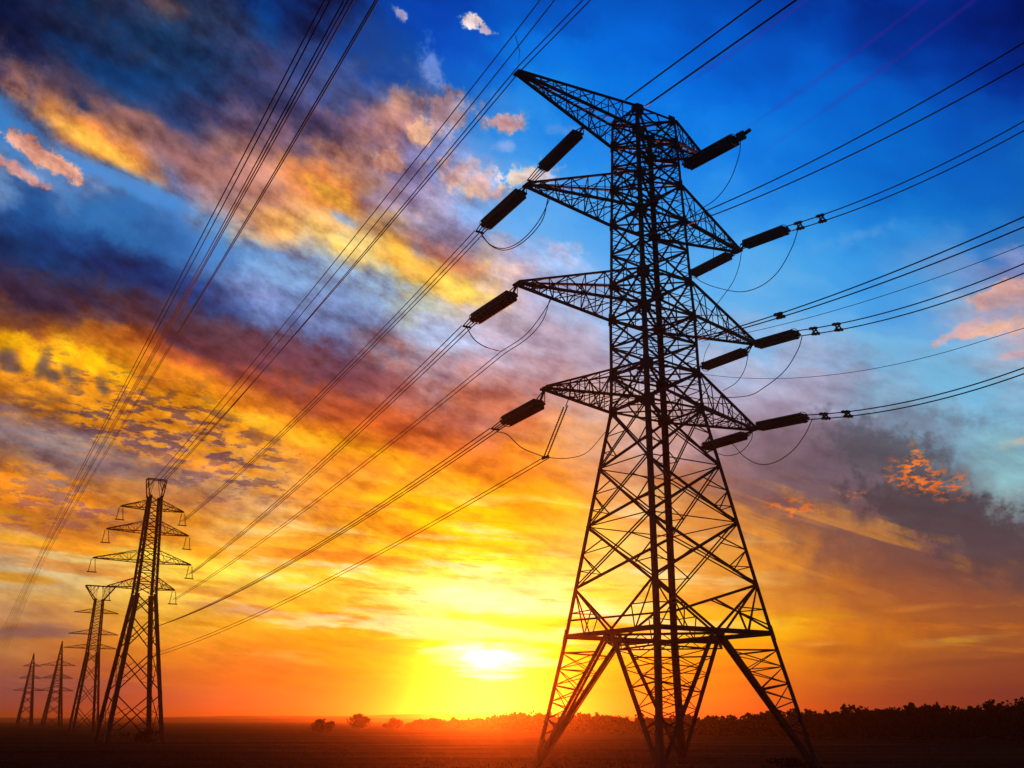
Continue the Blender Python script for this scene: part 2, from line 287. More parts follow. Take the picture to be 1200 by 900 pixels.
vm = nt.nodes.new('ShaderNodeVectorMath'); vm.operation = 'SCALE'; nt.links.new(sky, vm.inputs[0]); put(vm.inputs[3], 1.0 + math_('MAXIMUM', g_, 0.0) * 1.1)
hs = nt.nodes.new('ShaderNodeHueSaturation'); hs.inputs['Saturation'].default_value = 1.02; nt.links.new(vm.outputs[0], hs.inputs['Color'])
sky = hs.outputs[0]

# the veiled sun
g = nt.nodes.new('ShaderNodeGamma'); nt.links.new(sky, g.inputs[0]); g.inputs[1].default_value = 2.2
sky = g.outputs[0]
def glow(px, py, rx, ry, color, gain):
    global sky
    m = falloff(ellipse(px, py, rx, ry, 0), NL, 1.3, 0.2, 1.0, gain)
    c = nt.nodes.new('ShaderNodeVectorMath'); c.operation = 'SCALE'; c.inputs[0].default_value = color; put(c.inputs[3], m)
    sky = mixc(1.0, sky, c.outputs[0], 'ADD')
glow(571, 769, 86, 18, (1.0, .95, .5), 1.5)
glow(570, 777, 46, 24, (1.0, .9, .6), 2.2)
glow(572, 792, 50, 4, (1.0, .9, .5), .8)
glow(560, 698, 140, 16, (1.0, .95, .7), .22); glow(640, 716, 110, 10, (1.0, .95, .6), .3)
# Nishita sky everywhere, the cloud sheets in front of it over the western half
ns = nt.nodes.new('ShaderNodeTexSky'); ns.sky_type = 'NISHITA'; ns.sun_disc = False
ns.sun_elevation = R(SUN_EL); ns.sun_rotation = R(SUN_AZ); ns.air_density = 1.0; ns.dust_density = 1.0; ns.ozone_density = 3.0
bn = nt.nodes.new('ShaderNodeBackground'); nt.links.new(ns.outputs[0], bn.inputs[0]); bn.inputs[1].default_value = 0.05
bc = nt.nodes.new('ShaderNodeBackground'); nt.links.new(sky, bc.inputs[0]); bc.inputs[1].default_value = 1.0
west = 1.0 - smooth(math_('ABSOLUTE', AZ), 42.0, 75.0)
cover = west * (1.0 - smooth(EL, 48.0, 70.0))
mx = nt.nodes.new('ShaderNodeMixShader'); put(mx.inputs[0], cover); nt.links.new(bn.outputs[0], mx.inputs[1]); nt.links.new(bc.outputs[0], mx.inputs[2])
out = nt.nodes.new('ShaderNodeOutputWorld'); nt.links.new(mx.outputs[0], out.inputs[0])
w.cycles.sampling_method = 'MANUAL'; w.cycles.sample_map_resolution = 512

# ------------------------------------------------------------------ materials
def mat(name, base, rough=0.6, metal=0.0, var=0.3, scale=3.0, bump=0.0, second=None):
    m = bpy.data.materials.new(name); m.use_nodes = True; t = m.node_tree; p = t.nodes['Principled BSDF']
    if rough >= .8: p.inputs['Specular IOR Level'].default_value = 0.0
    p.inputs['Roughness'].default_value = rough; p.inputs['Metallic'].default_value = metal
    tcn = t.nodes.new('ShaderNodeTexCoord'); n = t.nodes.new('ShaderNodeTexNoise'); n.inputs['Scale'].default_value = scale; n.inputs['Detail'].default_value = 6
    t.links.new(tcn.outputs['Object'], n.inputs['Vector'])
    rp = t.nodes.new('ShaderNodeValToRGB'); rp.color_ramp.elements[0].position = .3; rp.color_ramp.elements[1].position = .7
    s = second or tuple(c * (1 + var) for c in base); f = tuple(c * (1 - var) for c in base) if second is None else base
    rp.color_ramp.elements[0].color = (*f, 1); rp.color_ramp.elements[1].color = (*s, 1)
    t.links.new(n.outputs[0], rp.inputs[0]); t.links.new(rp.outputs[0], p.inputs['Base Color'])
    if bump:
        b = t.nodes.new('ShaderNodeBump'); b.inputs['Strength'].default_value = bump; t.links.new(n.outputs[0], b.inputs['Height']); t.links.new(b.outputs[0], p.inputs['Normal'])
    return m
M_STEEL = mat('weathered_steel', (.045, .036, .032), .6, .15, .35, 1.5)
M_CABLE = mat('weathered_conductor', (.03, .026, .026), .55, .2, .2, 5)
M_INS = mat('brown_porcelain', (.016, .010, .009), .45, 0, .3, 8)
M_LEAF = mat('foliage', (.02, .022, .010), .8, 0, .4, .6)
M_LEAF2 = mat('dark_foliage', (.009, .009, .006), .85, 0, .4, .4)
M_BARK = mat('bark', (.05, .035, .025), .9, 0, .3, 4)
M_CONC = mat('concrete', (.28, .26, .24), .9, 0, .2, 3)
M_GRASS = mat('dry_grass', (.07, .045, .02), .9, 0, .3, .05)
M_HILL = mat('far_hills', (.03, .03, .03), .9, 0, .3, .002)

# ------------------------------------------------------------------ helpers
def tag(o, label=None, cat=None, group=None, kind=None):
    if label: o['label'] = label
    if cat: o['category'] = cat
    if group: o['group'] = group
    if kind: o['kind'] = kind
    return o
def empty(name, loc, label, cat, group=None):
    o = bpy.data.objects.new(name, None); col.objects.link(o); o.location = loc; o.empty_display_size = .2
    return tag(o, label, cat, group)
class MB:
    def __init__(s): s.v = []; s.f = []
    def bar(s, a, b, w_, t_, ref=(0, 0, 1)):
        "flat bar from a to b, w_ wide across the line in the plane of ref's normal, t_ thick along ref"
        a, b = Vector(a), Vector(b); d = b - a
        if d.length < 1e-6: return
        d.normalize(); r = Vector(ref); n = r - d * r.dot(d)
        if n.length < 1e-4: n = d.orthogonal()
        n.normalize(); u = d.cross(n) * (w_ / 2); n = n * (t_ / 2)
        i = len(s.v)
        for p in (a, b):
            s.v += [p + u + n, p - u + n, p - u - n, p + u - n]
        s.f += [(i, i+1, i+2, i+3), (i+7, i+6, i+5, i+4)] + [(i+k, i+4+k, i+4+(k+1) % 4, i+(k+1) % 4) for k in range(4)]
    def angle(s, a, b, w_, d1, d2, t_=.03):
        "steel angle: heel on the line a-b, flanges towards d1 and d2"
        a, b = Vector(a), Vector(b); ax = (b - a).normalized()
        q1 = Vector(d1); q1 = (q1 - ax * q1.dot(ax)).normalized(); q2 = Vector(d2); q2 = (q2 - ax * q2.dot(ax)).normalized()
        s.bar(a + q1 * w_ / 2 + q2 * t_ / 2, b + q1 * w_ / 2 + q2 * t_ / 2, w_, t_, q2)
        s.bar(a + q2 * (w_ / 2 + t_ / 2) + q1 * t_ / 2, b + q2 * (w_ / 2 + t_ / 2) + q1 * t_ / 2, w_ - t_, t_, q1)
    def tube(s, pts, r, seg=6, cap=True):
        pts = [Vector(p) for p in pts]; i0 = len(s.v); n = len(pts)
        for k, p in enumerate(pts):
            d = (pts[min(k + 1, n - 1)] - pts[max(k - 1, 0)]).normalized()
            u = d.cross(Vector((0, 0, 1)))
            if u.length < 1e-3: u = d.orthogonal()
            u.normalize(); v = d.cross(u); rr = r[k] if isinstance(r, (list, tuple)) else r
            for j in range(seg):
                an = 2 * math.pi * j / seg; s.v.append(p + u * (rr * math.cos(an)) + v * (rr * math.sin(an)))
        for k in range(n - 1):
            for j in range(seg):
                a = i0 + k * seg + j; b = i0 + k * seg + (j + 1) % seg
                s.f.append((a, b, b + seg, a + seg))
        if cap: s.f += [tuple(i0 + j for j in reversed(range(seg))), tuple(i0 + (n - 1) * seg + j for j in range(seg))]
    def build(s, name, m, parent=None, smooth_=False):
        me = bpy.data.meshes.new(name); off = parent.location if parent else Vector((0, 0, 0))
        if parent and parent.parent: off = parent.parent.location
        me.from_pydata((np.array([tuple(v) for v in s.v]) - np.array(tuple(off))).tolist(), [], s.f); me.materials.append(m); me.update()
        if smooth_:
            for p in me.polygons: p.use_smooth = True
        o = bpy.data.objects.new(name, me); col.objects.link(o)
        if parent: o.parent = parent
        return o

# ------------------------------------------------------------------ line geometry
PSI = R(32.036)
U = Vector((math.cos(PSI), math.sin(PSI), 0)); V = Vector((-math.sin(PSI), math.cos(PSI), 0)); Z = Vector((0, 0, 1))
C0 = Vector((8.779, 59.894, 0))
def lerp(a, b, t): return a + (b - a) * t
def sample_levels(lv, z):
    for (z0, s0), (z1, s1) in zip(lv, lv[1:]):
        if z <= z1: return s0 + (s1 - s0) * (z - z0) / (z1 - z0)
    return lv[-1][1]
def corner(c, s, z, a): return c + U * (s * a[0]) + V * (s * a[1]) + Z * z
QUAD = [(-1, -1), (1, -1), (1, 1), (-1, 1)]

# ------------------------------------------------------------------ ground
GZ = -.62
def ground():
    mb = MB(); xs = [-9000, -3000, -900, -300] + [-150 + 6 * k for k in range(51)] + [300, 900, 3000, 9000]
    ys = [-9000, -800, -100, 0] + [14 + 6 * k for k in range(60)] + [420, 520, 700, 1000, 1500, 2500, 4500, 9000]
    for y in ys:
        for x in xs:
            near = abs(x) < 155 and 10 < y < 380
            mb.v.append(Vector((x, y, GZ + (random.uniform(-.06, .06) if near else 0))))
    n = len(xs)
    for j in range(len(ys) - 1):
        for i in range(n - 1): mb.f.append((j*n+i, j*n+i+1, (j+1)*n+i+1, (j+1)*n+i))
    m = bpy.data.materials.new('field_soil_and_stubble'); m.use_nodes = True; t = m.node_tree; p = t.nodes['Principled BSDF']
    p.inputs['Roughness'].default_value = 1.0; p.inputs['Specular IOR Level'].default_value = 0.0
    tcn = t.nodes.new('ShaderNodeTexCoord'); mp = t.nodes.new('ShaderNodeMapping'); mp.inputs['Scale'].default_value = (.02, .11, 1)
    t.links.new(tcn.outputs['Object'], mp.inputs[0])
    n1 = t.nodes.new('ShaderNodeTexNoise'); n1.inputs['Scale'].default_value = 1; n1.inputs['Detail'].default_value = 8; n1.inputs['Roughness'].default_value = .65
    t.links.new(mp.outputs[0], n1.inputs['Vector'])
    n2 = t.nodes.new('ShaderNodeTexNoise'); n2.inputs['Scale'].default_value = .9; n2.inputs['Detail'].default_value = 6; t.links.new(tcn.outputs['Object'], n2.inputs['Vector'])
    rp = t.nodes.new('ShaderNodeValToRGB'); e = rp.color_ramp.elements
    e[0].position = .32; e[0].color = (.034, .022, .013, 1); e[1].position = .7; e[1].color = (.15, .094, .046, 1)
    x_ = e.new(.5); x_.color = (.078, .049, .026, 1)
    t.links.new(n1.outputs[0], rp.inputs[0])
    mxn = t.nodes.new('ShaderNodeMix'); mxn.data_type = 'RGBA'; mxn.blend_type = 'MULTIPLY'; mxn.inputs[0].default_value = .6
    t.links.new(rp.outputs[0], mxn.inputs[6]); t.links.new(n2.outputs[1], mxn.inputs[7]); t.links.new(mxn.outputs[2], p.inputs['Base Color'])
    b = t.nodes.new('ShaderNodeBump'); b.inputs['Strength'].default_value = .8; b.inputs['Distance'].default_value = .3; t.links.new(n2.outputs[0], b.inputs['Height']); t.links.new(b.outputs[0], p.inputs['Normal'])
    return tag(mb.build('field', m), kind='structure')
ground()
def hill(name, y0, depth, x0, x1, h, seed, m=M_HILL):
    rnd = random.Random(seed); mb = MB(); nx, ny = 70, 8; ph = [rnd.uniform(0, 6.28) for _ in range(5)]
    for j in range(ny + 1):
        for i in range(nx + 1):
            x = lerp(x0, x1, i / nx); s = math.sin(math.pi * j / ny)
            k = sum(math.sin(x / (x1 - x0) * (7 + 9 * q) + ph[q]) / (q + 1.5) for q in range(5))
            ed = min(1, 4 * i / nx, 4 * (nx - i) / nx)
            mb.v.append(Vector((x, y0 + depth * j / ny, -2 + s * ed * max(1.0, h * (1 + .35 * k) + rnd.uniform(-.6, .6)))))
    n = nx + 1
    for j in range(ny):
        for i in range(nx): mb.f.append((j*n+i, j*n+i+1, (j+1)*n+i+1, (j+1)*n+i))
    o = mb.build(name, m); tag(o, kind='structure'); return o
hill('far_hills', 2200, 500, -2000, 700, 11, 3)
hill('low_hills', 1400, 300, -1300, 200, 4.5, 5)

# ------------------------------------------------------------------ trees
def crown_mesh(mb, c, rx, ry, rz, n, leaf, rnd):
    g = np.random.default_rng(rnd.randrange(1 << 30))
    L = np.stack([g.normal(0, .45, 14) * rx, g.normal(0, .45, 14) * ry, g.uniform(-.55, .62, 14) * rz], 1); k = g.uniform(.28, .5, 14); L[:4] *= .3; L[:4, 2] -= .12 * rz; k[:4] = .72; L[4:7, 2] = -.45 * rz
    i = g.integers(0, 14, n); d = g.normal(0, 1, (n, 3)); d /= np.linalg.norm(d, axis=1, keepdims=True); d *= g.random((n, 1)) ** .4
    p = np.array(c)[None] + L[i] + d * np.array([[rx, ry, rz]]) * k[i][:, None]; p = p[p[:, 2] > GZ - .1]; n = len(p)
    a = g.normal(0, 1, (n, 3)); a /= np.linalg.norm(a, axis=1, keepdims=True); b = np.cross(a, g.normal(0, 1, (n, 3))); b /= np.linalg.norm(b, axis=1, keepdims=True)
    s = leaf * g.uniform(.6, 1.5, (n, 1))
    q = np.stack([p + a * s, p + b * s * .7, p - a * s * .8, p - b * s * .7], 1).reshape(-1, 3)
    o = len(mb.v); mb.v += q.tolist(); mb.f += [(o + 4*j, o + 4*j + 1, o + 4*j + 2, o + 4*j + 3) for j in range(n)]
def tree(name, base, w_, h, label, n, leaf, seed, cat='tree', group=None, m=None):
    rnd = random.Random(seed); base = Vector(base); t = empty(name, base, label, cat, group)
    tk = MB(); top = base + Z * h * .7
    tk.tube([base - Z * .1, base + Z * h * .3, top], [.04 * h, .03 * h, .012 * h], 7)
    for k in range(6):
        an = k * 1.05 + rnd.random(); s = base + Z * h * rnd.uniform(.2, .5)
        tk.tube([s, s + Vector((math.cos(an) * w_ * .18, math.sin(an) * w_ * .18, h * .15)), s + Vector((math.cos(an) * w_ * .34, math.sin(an) * w_ * .34, h * .33))], [.02 * h, .013 * h, .006 * h], 5)
    tk.build('trunk', M_BARK, t)
    cr = MB(); crown_mesh(cr, base + Z * h * .53, w_ * .5, w_ * .5, h * .5, n, leaf, rnd); cr.build('crown', m or M_LEAF, t)
    return t
def gp(px, d): # ground point seen in the direction of column px at distance d
    r = ray(px, 843); r = Vector((r.x, r.y, 0)).normalized(); return CAM + r * d - Z * (CAM.z - GZ)
def wpx(w_, d): return w_ / F * d * .98
D_T = 300
tree('round_bush', gp(376, 210), wpx(23, 210), 3.1, 'small lone rounded bush on the horizon left of the others', 2600, .17, 11, 'bush')
tree('broad_tree', gp(422, 290), wpx(30, 290), 4.2, 'broad low tree on the horizon right of the lone round bush', 2800, .22, 12)
tree('pointed_tree', gp(461, 310), wpx(20, 310), 3.4, 'small tree with a pointed top between the broad low tree and the sun', 1500, .22, 13)
tree('large_tree', gp(1166, 165), wpx(76, 165), 5.0, 'tallest dark tree of the treeline at the far right', 6000, .2, 14)
tree('scrub_bush', gp(171, 128), 3.0, 1.7, 'low dark scrub bush between the legs of the second pylon', 700, .1, 15, 'bush')
tree('weed_bush', gp(932, 55), 2.6, 1.0, 'dark clump of weeds around the right foot of the big pylon', 900, .07, 16, 'bush')
def wood(name, pts, n_per, leaf, seed, depth, m):
    "a far-off wood that reads as one mass"
    rnd = random.Random(seed); mb = MB()
    for (pa, da, ha), (pb, db, hb) in zip(pts, pts[1:]):
        steps = max(2, int(abs(pb - pa) / 5))
        for k in range(steps):
            t = (k + rnd.random()) / steps; px = lerp(pa, pb, t); d = lerp(da, db, t) + rnd.uniform(0, depth); h = lerp(ha, hb, t) * rnd.uniform(.8, 1.12)
            b = gp(px, d); ww = h * rnd.uniform(.55, .85)
            crown_mesh(mb, b + Z * h * .5, ww, ww, h * .52, n_per, leaf, rnd)
            if rnd.random() < .3:   # thin tops
                crown_mesh(mb, b + Z * h * .92, ww * .18, ww * .18, h * .16, n_per // 8, leaf * .8, rnd)
    o = mb.build(name, m); tag(o, kind='stuff'); return o
wood('woodland', [(728, 205, 3.2), (760, 200, 3.4), (830, 190, 3.3), (870, 180, 3.4), (905, 175, 3.9), (960, 170, 4.0), (1000, 168, 4.3), (1060, 165, 4.5), (1110, 165, 4.8), (1132, 165, 4.0), (1150, 165, 5.0), (1225, 165, 5.4)], 700, .30, 21, 18, M_LEAF2)
wood('hedgerow', [(478, 330, 2.6), (560, 330, 3.0), (582, 300, 4.2), (600, 270, 4.6), (650, 260, 4.4), (690, 250, 3.8), (735, 240, 3.2)], 480, .36, 22, 16, M_LEAF2)

# ------------------------------------------------------------------ grass
def grass():
    rnd = random.Random(4); mb = MB()
    for _ in range(16000):
        d = 40 + 150 * rnd.random() ** 1.7; x = rnd.uniform(-.55, .55) * d; h = rnd.uniform(.06, .22) * (1.7 if rnd.random() < .04 else 1)
        p = Vector((x, d, GZ - .02)); a = rnd.uniform(0, 6.28); wd = Vector((math.cos(a), math.sin(a), 0)) * rnd.uniform(.02, .05)
        lean = Vector((rnd.gauss(0, .3), rnd.gauss(0, .3), 1)) * h; i = len(mb.v)
        mb.v += [p - wd, p + wd, p + lean]; mb.f.append((i, i+1, i+2))
    tag(mb.build('grass', M_GRASS), kind='stuff')
grass()

# ------------------------------------------------------------------ the big pylon
LV = [(0, 5.40), (6.64, 4.17), (19.94, 2.04), (22.24, 1.97), (25.98, 1.93), (28.32, 1.84), (32.57, 1.74), (35.13, 1.66), (38.34, 1.58), (40.0, 1.53)]
RING = 6.64
def P0(a, z):
    s_ = sample_levels(LV, z); k = min(1, max(0, (z - RING) / 10))     # a little wider across the arms than along the line
    return C0 + U * (s_ * a[0] * (1 + .075 * k)) + V * (s_ * a[1] * (1 - .11 * k)) + Z * z
FACES = [((-1, -1), (1, -1), -V), ((1, -1), (1, 1), U), ((1, 1), (-1, 1), V), ((-1, 1), (-1, -1), -U)]
pyl = empty('electricity_pylon', C0, 'huge dark steel lattice pylon nearest the camera with four pairs of crossarms', 'pylon')
def main_pylon():
    T = pyl
    for a in QUAD:
        mb = MB(); zs = [0.0] + [z for z, _ in LV[1:]]
        for z0, z1 in zip(zs, zs[1:]):
            base_w = {(-1, -1): .25, (1, 1): .30}.get(a, .23); wd = lerp(base_w * 1.15, base_w * .82, (z0 + z1) / 80)
            mb.angle(P0(a, z0 if z0 > 0 else GZ - .3), P0(a, z1), wd, -U * a[0], -V * a[1], .03)
        # splice plates at the joints
        for z in zs[1:-1]:
            p = P0(a, z); d = (P0(a, z + .3) - P0(a, z)).normalized()
            mb.bar(p - d * .4 - U * a[0] * .11 + V * a[1] * .02, p + d * .4 - U * a[0] * .11 + V * a[1] * .02, .26, .03, V)
            mb.bar(p - d * .4 - V * a[1] * .11 + U * a[0] * .02, p + d * .4 - V * a[1] * .11 + U * a[0] * .02, .26, .03, U)
        for z in zs[2:]:        # gusset plates where the arms and bracing meet the leg
            p = P0(a, z); mb.bar(p - U * a[0] * .03 - V * a[1] * .02, p - U * a[0] * .58 - V * a[1] * .02, .5, .03, V); mb.bar(p - V * a[1] * .03 - U * a[0] * .02, p - V * a[1] * .58 - U * a[0] * .02, .5, .03, U)
        mb.build('leg', M_STEEL, T)
        fb = MB(); g = P0(a, GZ); fb.bar(g - Z * .5, g + Z * .06, .6, .6, U); fb.build('concrete_footing', M_CONC, T)
    # base: beams, struts and the small lattice in each corner
    for a, b, nrm in FACES:
        A, B = P0(a, RING), P0(b, RING); mid = (A + B) / 2; off = -nrm * .05
        mb = MB()
        mb.bar(A + off, B + off, .26, .10, nrm); A2, B2 = P0(a, RING + .55) , P0(b, RING + .55)
        mb.bar(A + off - nrm * .45, B + off - nrm * .45, .16, .1, nrm)
        for k in range(14):
            p = lerp(A, B, k / 14) + off; q = lerp(A, B, (k + 1) / 14) + off - nrm * .45
            if k % 2: p, q = p - nrm * .45, q + nrm * .45
            mb.bar(p, q, .07, .05, Z)
        mb.build('horizontal_beam', M_STEEL, T)
        for q in (a, b):
            s = MB(); foot = P0(q, -.4); o2 = -nrm * .10
            dirx = (mid - P0(q, RING)).normalized()
            s.angle(mid + o2, foot + o2 + dirx * .25, .27, Z, -nrm, .03); s.build('diagonal_strut', M_STEEL, T)
            z = MB(); N = 7; prev = None
            for k in range(1, N):
                t = k / N; L = P0(q, lerp(.35, RING, t)) + o2; Sx = lerp(foot, mid, t) + o2
                z.bar(L, Sx, .055 if k % 2 else .09, .05, nrm)
                if prev:
                    z.bar(prev[0], Sx, .05, .04, nrm)
                    if k > 3: z.bar(prev[1], L, .04, .04, nrm)
                prev = (L, Sx)
            z.build('lattice_bracing', M_STEEL, T)
    hm = [(P0(a, RING) + P0(b, RING)) / 2 for a, b, _ in FACES]
    d = MB()
    for i in range(4):
        d.bar(hm[i] - Z * .16, hm[(i + 1) % 4] - Z * .16, .22, .12, Z)
        d.bar(hm[i] - Z * .6, hm[(i + 1) % 4] - Z * .6, .10, .08, Z)
        for k in range(10):
            p = lerp(hm[i], hm[(i + 1) % 4], k / 10) - Z * (.16 if k % 2 else .6); q = lerp(hm[i], hm[(i + 1) % 4], (k + 1) / 10) - Z * (.6 if k % 2 else .16)
            d.bar(p, q, .06, .05, Z)
    d.bar(hm[0] - Z * .32, hm[2] - Z * .32, .12, .1, Z); d.bar(hm[1] - Z * .32, hm[3] - Z * .32, .12, .1, Z); d.build('diaphragm', M_STEEL, T)
    # tapering body: V panel above the beam, then crossed panels
    nodes = [RING, 9.35, 12.95, 16.4, 19.94]
    for a, b, nrm in FACES:
        mb = MB(); o2 = -nrm * .07; mid = (P0(a, RING) + P0(b, RING)) / 2
        for q in (a, b):
            mb.bar(P0(q, nodes[1]) + o2, mid + o2, .14, .05, nrm)
            mb.bar(P0(q, nodes[1]) + o2, lerp(P0(q, RING), mid, .45) + o2, .07, .05, nrm)
            mb.bar(P0(q, 7.95) + o2, lerp(P0(q, nodes[1]), mid, .5) + o2, .06, .05, nrm)
            mb.bar(lerp(P0(q, RING), mid, .45) + o2, lerp(P0(q, nodes[1]), mid, .5) + o2, .05, .05, nrm)
        for i in range(1, 4):
            z0, z1 = nodes[i], nodes[i + 1]; c_ = (P0(a, z0) + P0(b, z0) + P0(a, z1) + P0(b, z1)) / 4
            near = abs(nrm.dot(V)) > .5
            for (q, r, o3) in ((a, b, o2), (b, a, o2 - nrm * .06)):
                if near: mb.bar(P0(q, z0) + o3, P0(r, z1) + o3, .17, .05, nrm)
                else:      # twin members
                    for e in (-.11, .11): mb.bar(P0(q, z0 + e) + o3, P0(r, z1 + e) + o3, .07, .05, nrm)
            for q, r in ((a, b), (b, a)):
                h = lerp(P0(q, z0), P0(q, z1), .55) + o2
                x0 = lerp(P0(q, z0), P0(r, z1), .26) + o2; x1 = lerp(P0(q, z1), P0(r, z0), .26) + o2
                mb.bar(h, x0, .06, .05, nrm); mb.bar(h, x1, .06, .05, nrm)
                mb.bar(lerp(P0(q, z0), P0(q, z1), .28) + o2, x0, .05, .04, nrm)
        mb.build('cross_bracing', M_STEEL, T)
    hb = MB(); hb.bar(P0((1, -1), nodes[1]), P0((1, 1), nodes[1] - .85), .15, .06, U); hb.bar(P0((1, 1), nodes[1] - .85), P0((-1, 1), RING + .9), .12, .06, V)
    hb.bar(lerp(P0((1, -1), nodes[1]), P0((1, 1), nodes[1] - .85), .5), P0((1, -1), RING + .1), .11, .05, U); hb.bar(lerp(P0((1, -1), nodes[1]), P0((1, 1), nodes[1] - .85), .55), P0((1, -1), RING + .4), .08, .05, U)
    hb.build('hip_brace', M_STEEL, T)
    for z in nodes[2:4]:
        d = MB()
        for i in range(4): d.bar(P0(QUAD[i], z), P0(QUAD[(i + 1) % 4], z), .07, .05, Z)
        d.bar(P0(QUAD[0], z), P0(QUAD[2], z), .06, .05, Z); d.build('diaphragm', M_STEEL, T)
    # shaft between and above the arms
    zz = [z for z, _ in LV[2:]]
    full = []
    for z0, z1 in zip(zz, zz[1:]):
        k = 2 if z1 - z0 > 3 else 1
        full += [lerp(z0, z1, j / k) for j in range(k)]
    full.append(zz[-1])
    for a, b, nrm in FACES:
        mb = MB(); o2 = -nrm * .06
        for z0, z1 in zip(full, full[1:]):
            mb.bar(P0(a, z0) + o2, P0(b, z1) + o2, .145, .05, nrm); mb.bar(P0(b, z0) + o2 - nrm * .06, P0(a, z1) + o2 - nrm * .06, .145, .05, nrm)
            zm = (z0 + z1) / 2; c_ = (P0(a, zm) + P0(b, zm)) / 2
            for q in (a, b):
                mb.bar(P0(q, zm) + o2, c_ + o2, .045, .04, nrm)
                for t in (.25, .75):
                    h = P0(q, lerp(z0, z1, t)); mb.bar(h + o2, lerp(P0(q, z0 if t < .5 else z1), c_, .5) + o2, .045, .04, nrm)
            mb.bar(lerp(P0(a, z0), P0(b, z0), .5) + o2, c_ + o2, .04, .04, nrm)
        for z in full: mb.bar(P0(a, z) + o2, P0(b, z) + o2, .13 if z in zz else .07, .06, nrm)
        mb.build('lattice_bracing', M_STEEL, T)
    for z in full:
        d = MB(); w_ = .16 if z in zz else .06
        d.bar(P0(QUAD[0], z), P0(QUAD[2], z), w_, .05, Z); d.bar(P0(QUAD[1], z) - Z * .03, P0(QUAD[3], z) - Z * .03, w_, .05, Z)
        if z in zz:
            m4 = [(P0(QUAD[i], z) + P0(QUAD[(i + 1) % 4], z)) / 2 for i in range(4)]
            for i in range(4): d.bar(m4[i], m4[(i + 1) % 4], .09, .05, Z)
        d.build('diaphragm', M_STEEL, T)
main_pylon()
TIP = {}
def crossarm(T, P, side, zb, zt, length, key, tipz=None, n=7, sc=1.0, dense=True):
    "pyramid of four chords from the body out to a tip, laced on every side"
    c = sum((P((side, q), zb) for q in (-1, 1)), Vector()) / 2; s0 = (c - Vector((T.location.x, T.location.y, c.z))).length
    tz = zb if tipz is None else tipz
    tip = Vector((T.location.x, T.location.y, tz)) + U * side * length
    ends = {}
    mb = MB()
    for q in (-1, 1):
        tq = tip + V * q * .14 * sc
        mb.bar(P((side, q), zb), tq, .20 * sc, .12 * sc, Z); mb.bar(P((side, q), zt), tq + Z * .12 * sc, .16 * sc, .10 * sc, Z)
        ends[q] = tq
    B = {q: (lambda t, q=q: lerp(P((side, q), zb), ends[q], t)) for q in (-1, 1)}
    K = {q: (lambda t, q=q: lerp(P((side, q), zt), ends[q] + Z * .12 * sc, t)) for q in (-1, 1)}
    ts = [1 - (1 - k / n) ** 1.15 for k in range(n)] + [.985]
    for i in range(n):
        t0, t1 = ts[i], ts[i + 1]; tm = (t0 + t1) / 2; e = 1 if i % 2 else -1; thin = .055 * sc; md = .075 * sc
        mb.bar(B[-e](t0), B[e](t1), md, .04 * sc, Z); mb.bar(B[-1](t1), B[1](t1), thin, .04 * sc, Z)
        mb.bar(K[-e](t0), K[e](t1), thin, .04 * sc, Z)
        for q in (-1, 1):
            if i % 2: mb.bar(B[q](t0), K[q](t1), md, .04 * sc, V)
            else: mb.bar(K[q](t0), B[q](t1), md, .04 * sc, V)
            mb.bar(B[q](t1), K[q](t1), thin, .04 * sc, V)
            if dense and t1 < .9:
                mb.bar((B[q](t0) + K[q](t0)) / 2, lerp(B[q](t1), K[q](t1), .5), .035, .03, V)
                mb.bar(B[q](tm), lerp(B[q](t0), K[q](t1), .5) if i % 2 else lerp(K[q](t0), B[q](t1), .5), .035, .03, V)
        if dense and t1 < .9:
            mb.bar(B[e](t0), (B[-1](tm) + B[1](tm)) / 2, .035, .03, Z); mb.bar(B[-1](tm), K[1](tm), .035, .03, Z)
    mb.bar(tip - V * .3 * sc, tip + V * .3 * sc, .3 * sc, .12 * sc, Z)
    mb.build('crossarm', M_STEEL, T); TIP[key] = tip
def arms():
    a3, a2, a1, a0 = (19.94, 22.24), (25.98, 28.32), (32.57, 35.13), (38.34, 40.0)
    crossarm(pyl, P0, -1, *a3, 8.16, 'L3'); crossarm(pyl, P0, -1, *a2, 9.99, 'L2'); crossarm(pyl, P0, -1, *a1, 9.31, 'L1')
    crossarm(pyl, P0, -1, *a0, 9.95, 'L0', tipz=40.2, n=9)
    crossarm(pyl, P0, 1, *a3, 8.17, 'R3', n=6); crossarm(pyl, P0, 1, *a2, 8.70, 'R2', n=6); crossarm(pyl, P0, 1, *a1, 7.93, 'R1', n=6)
    crossarm(pyl, P0, 1, *a0, 5.1, 'R0', tipz=39.0, n=5)
arms()

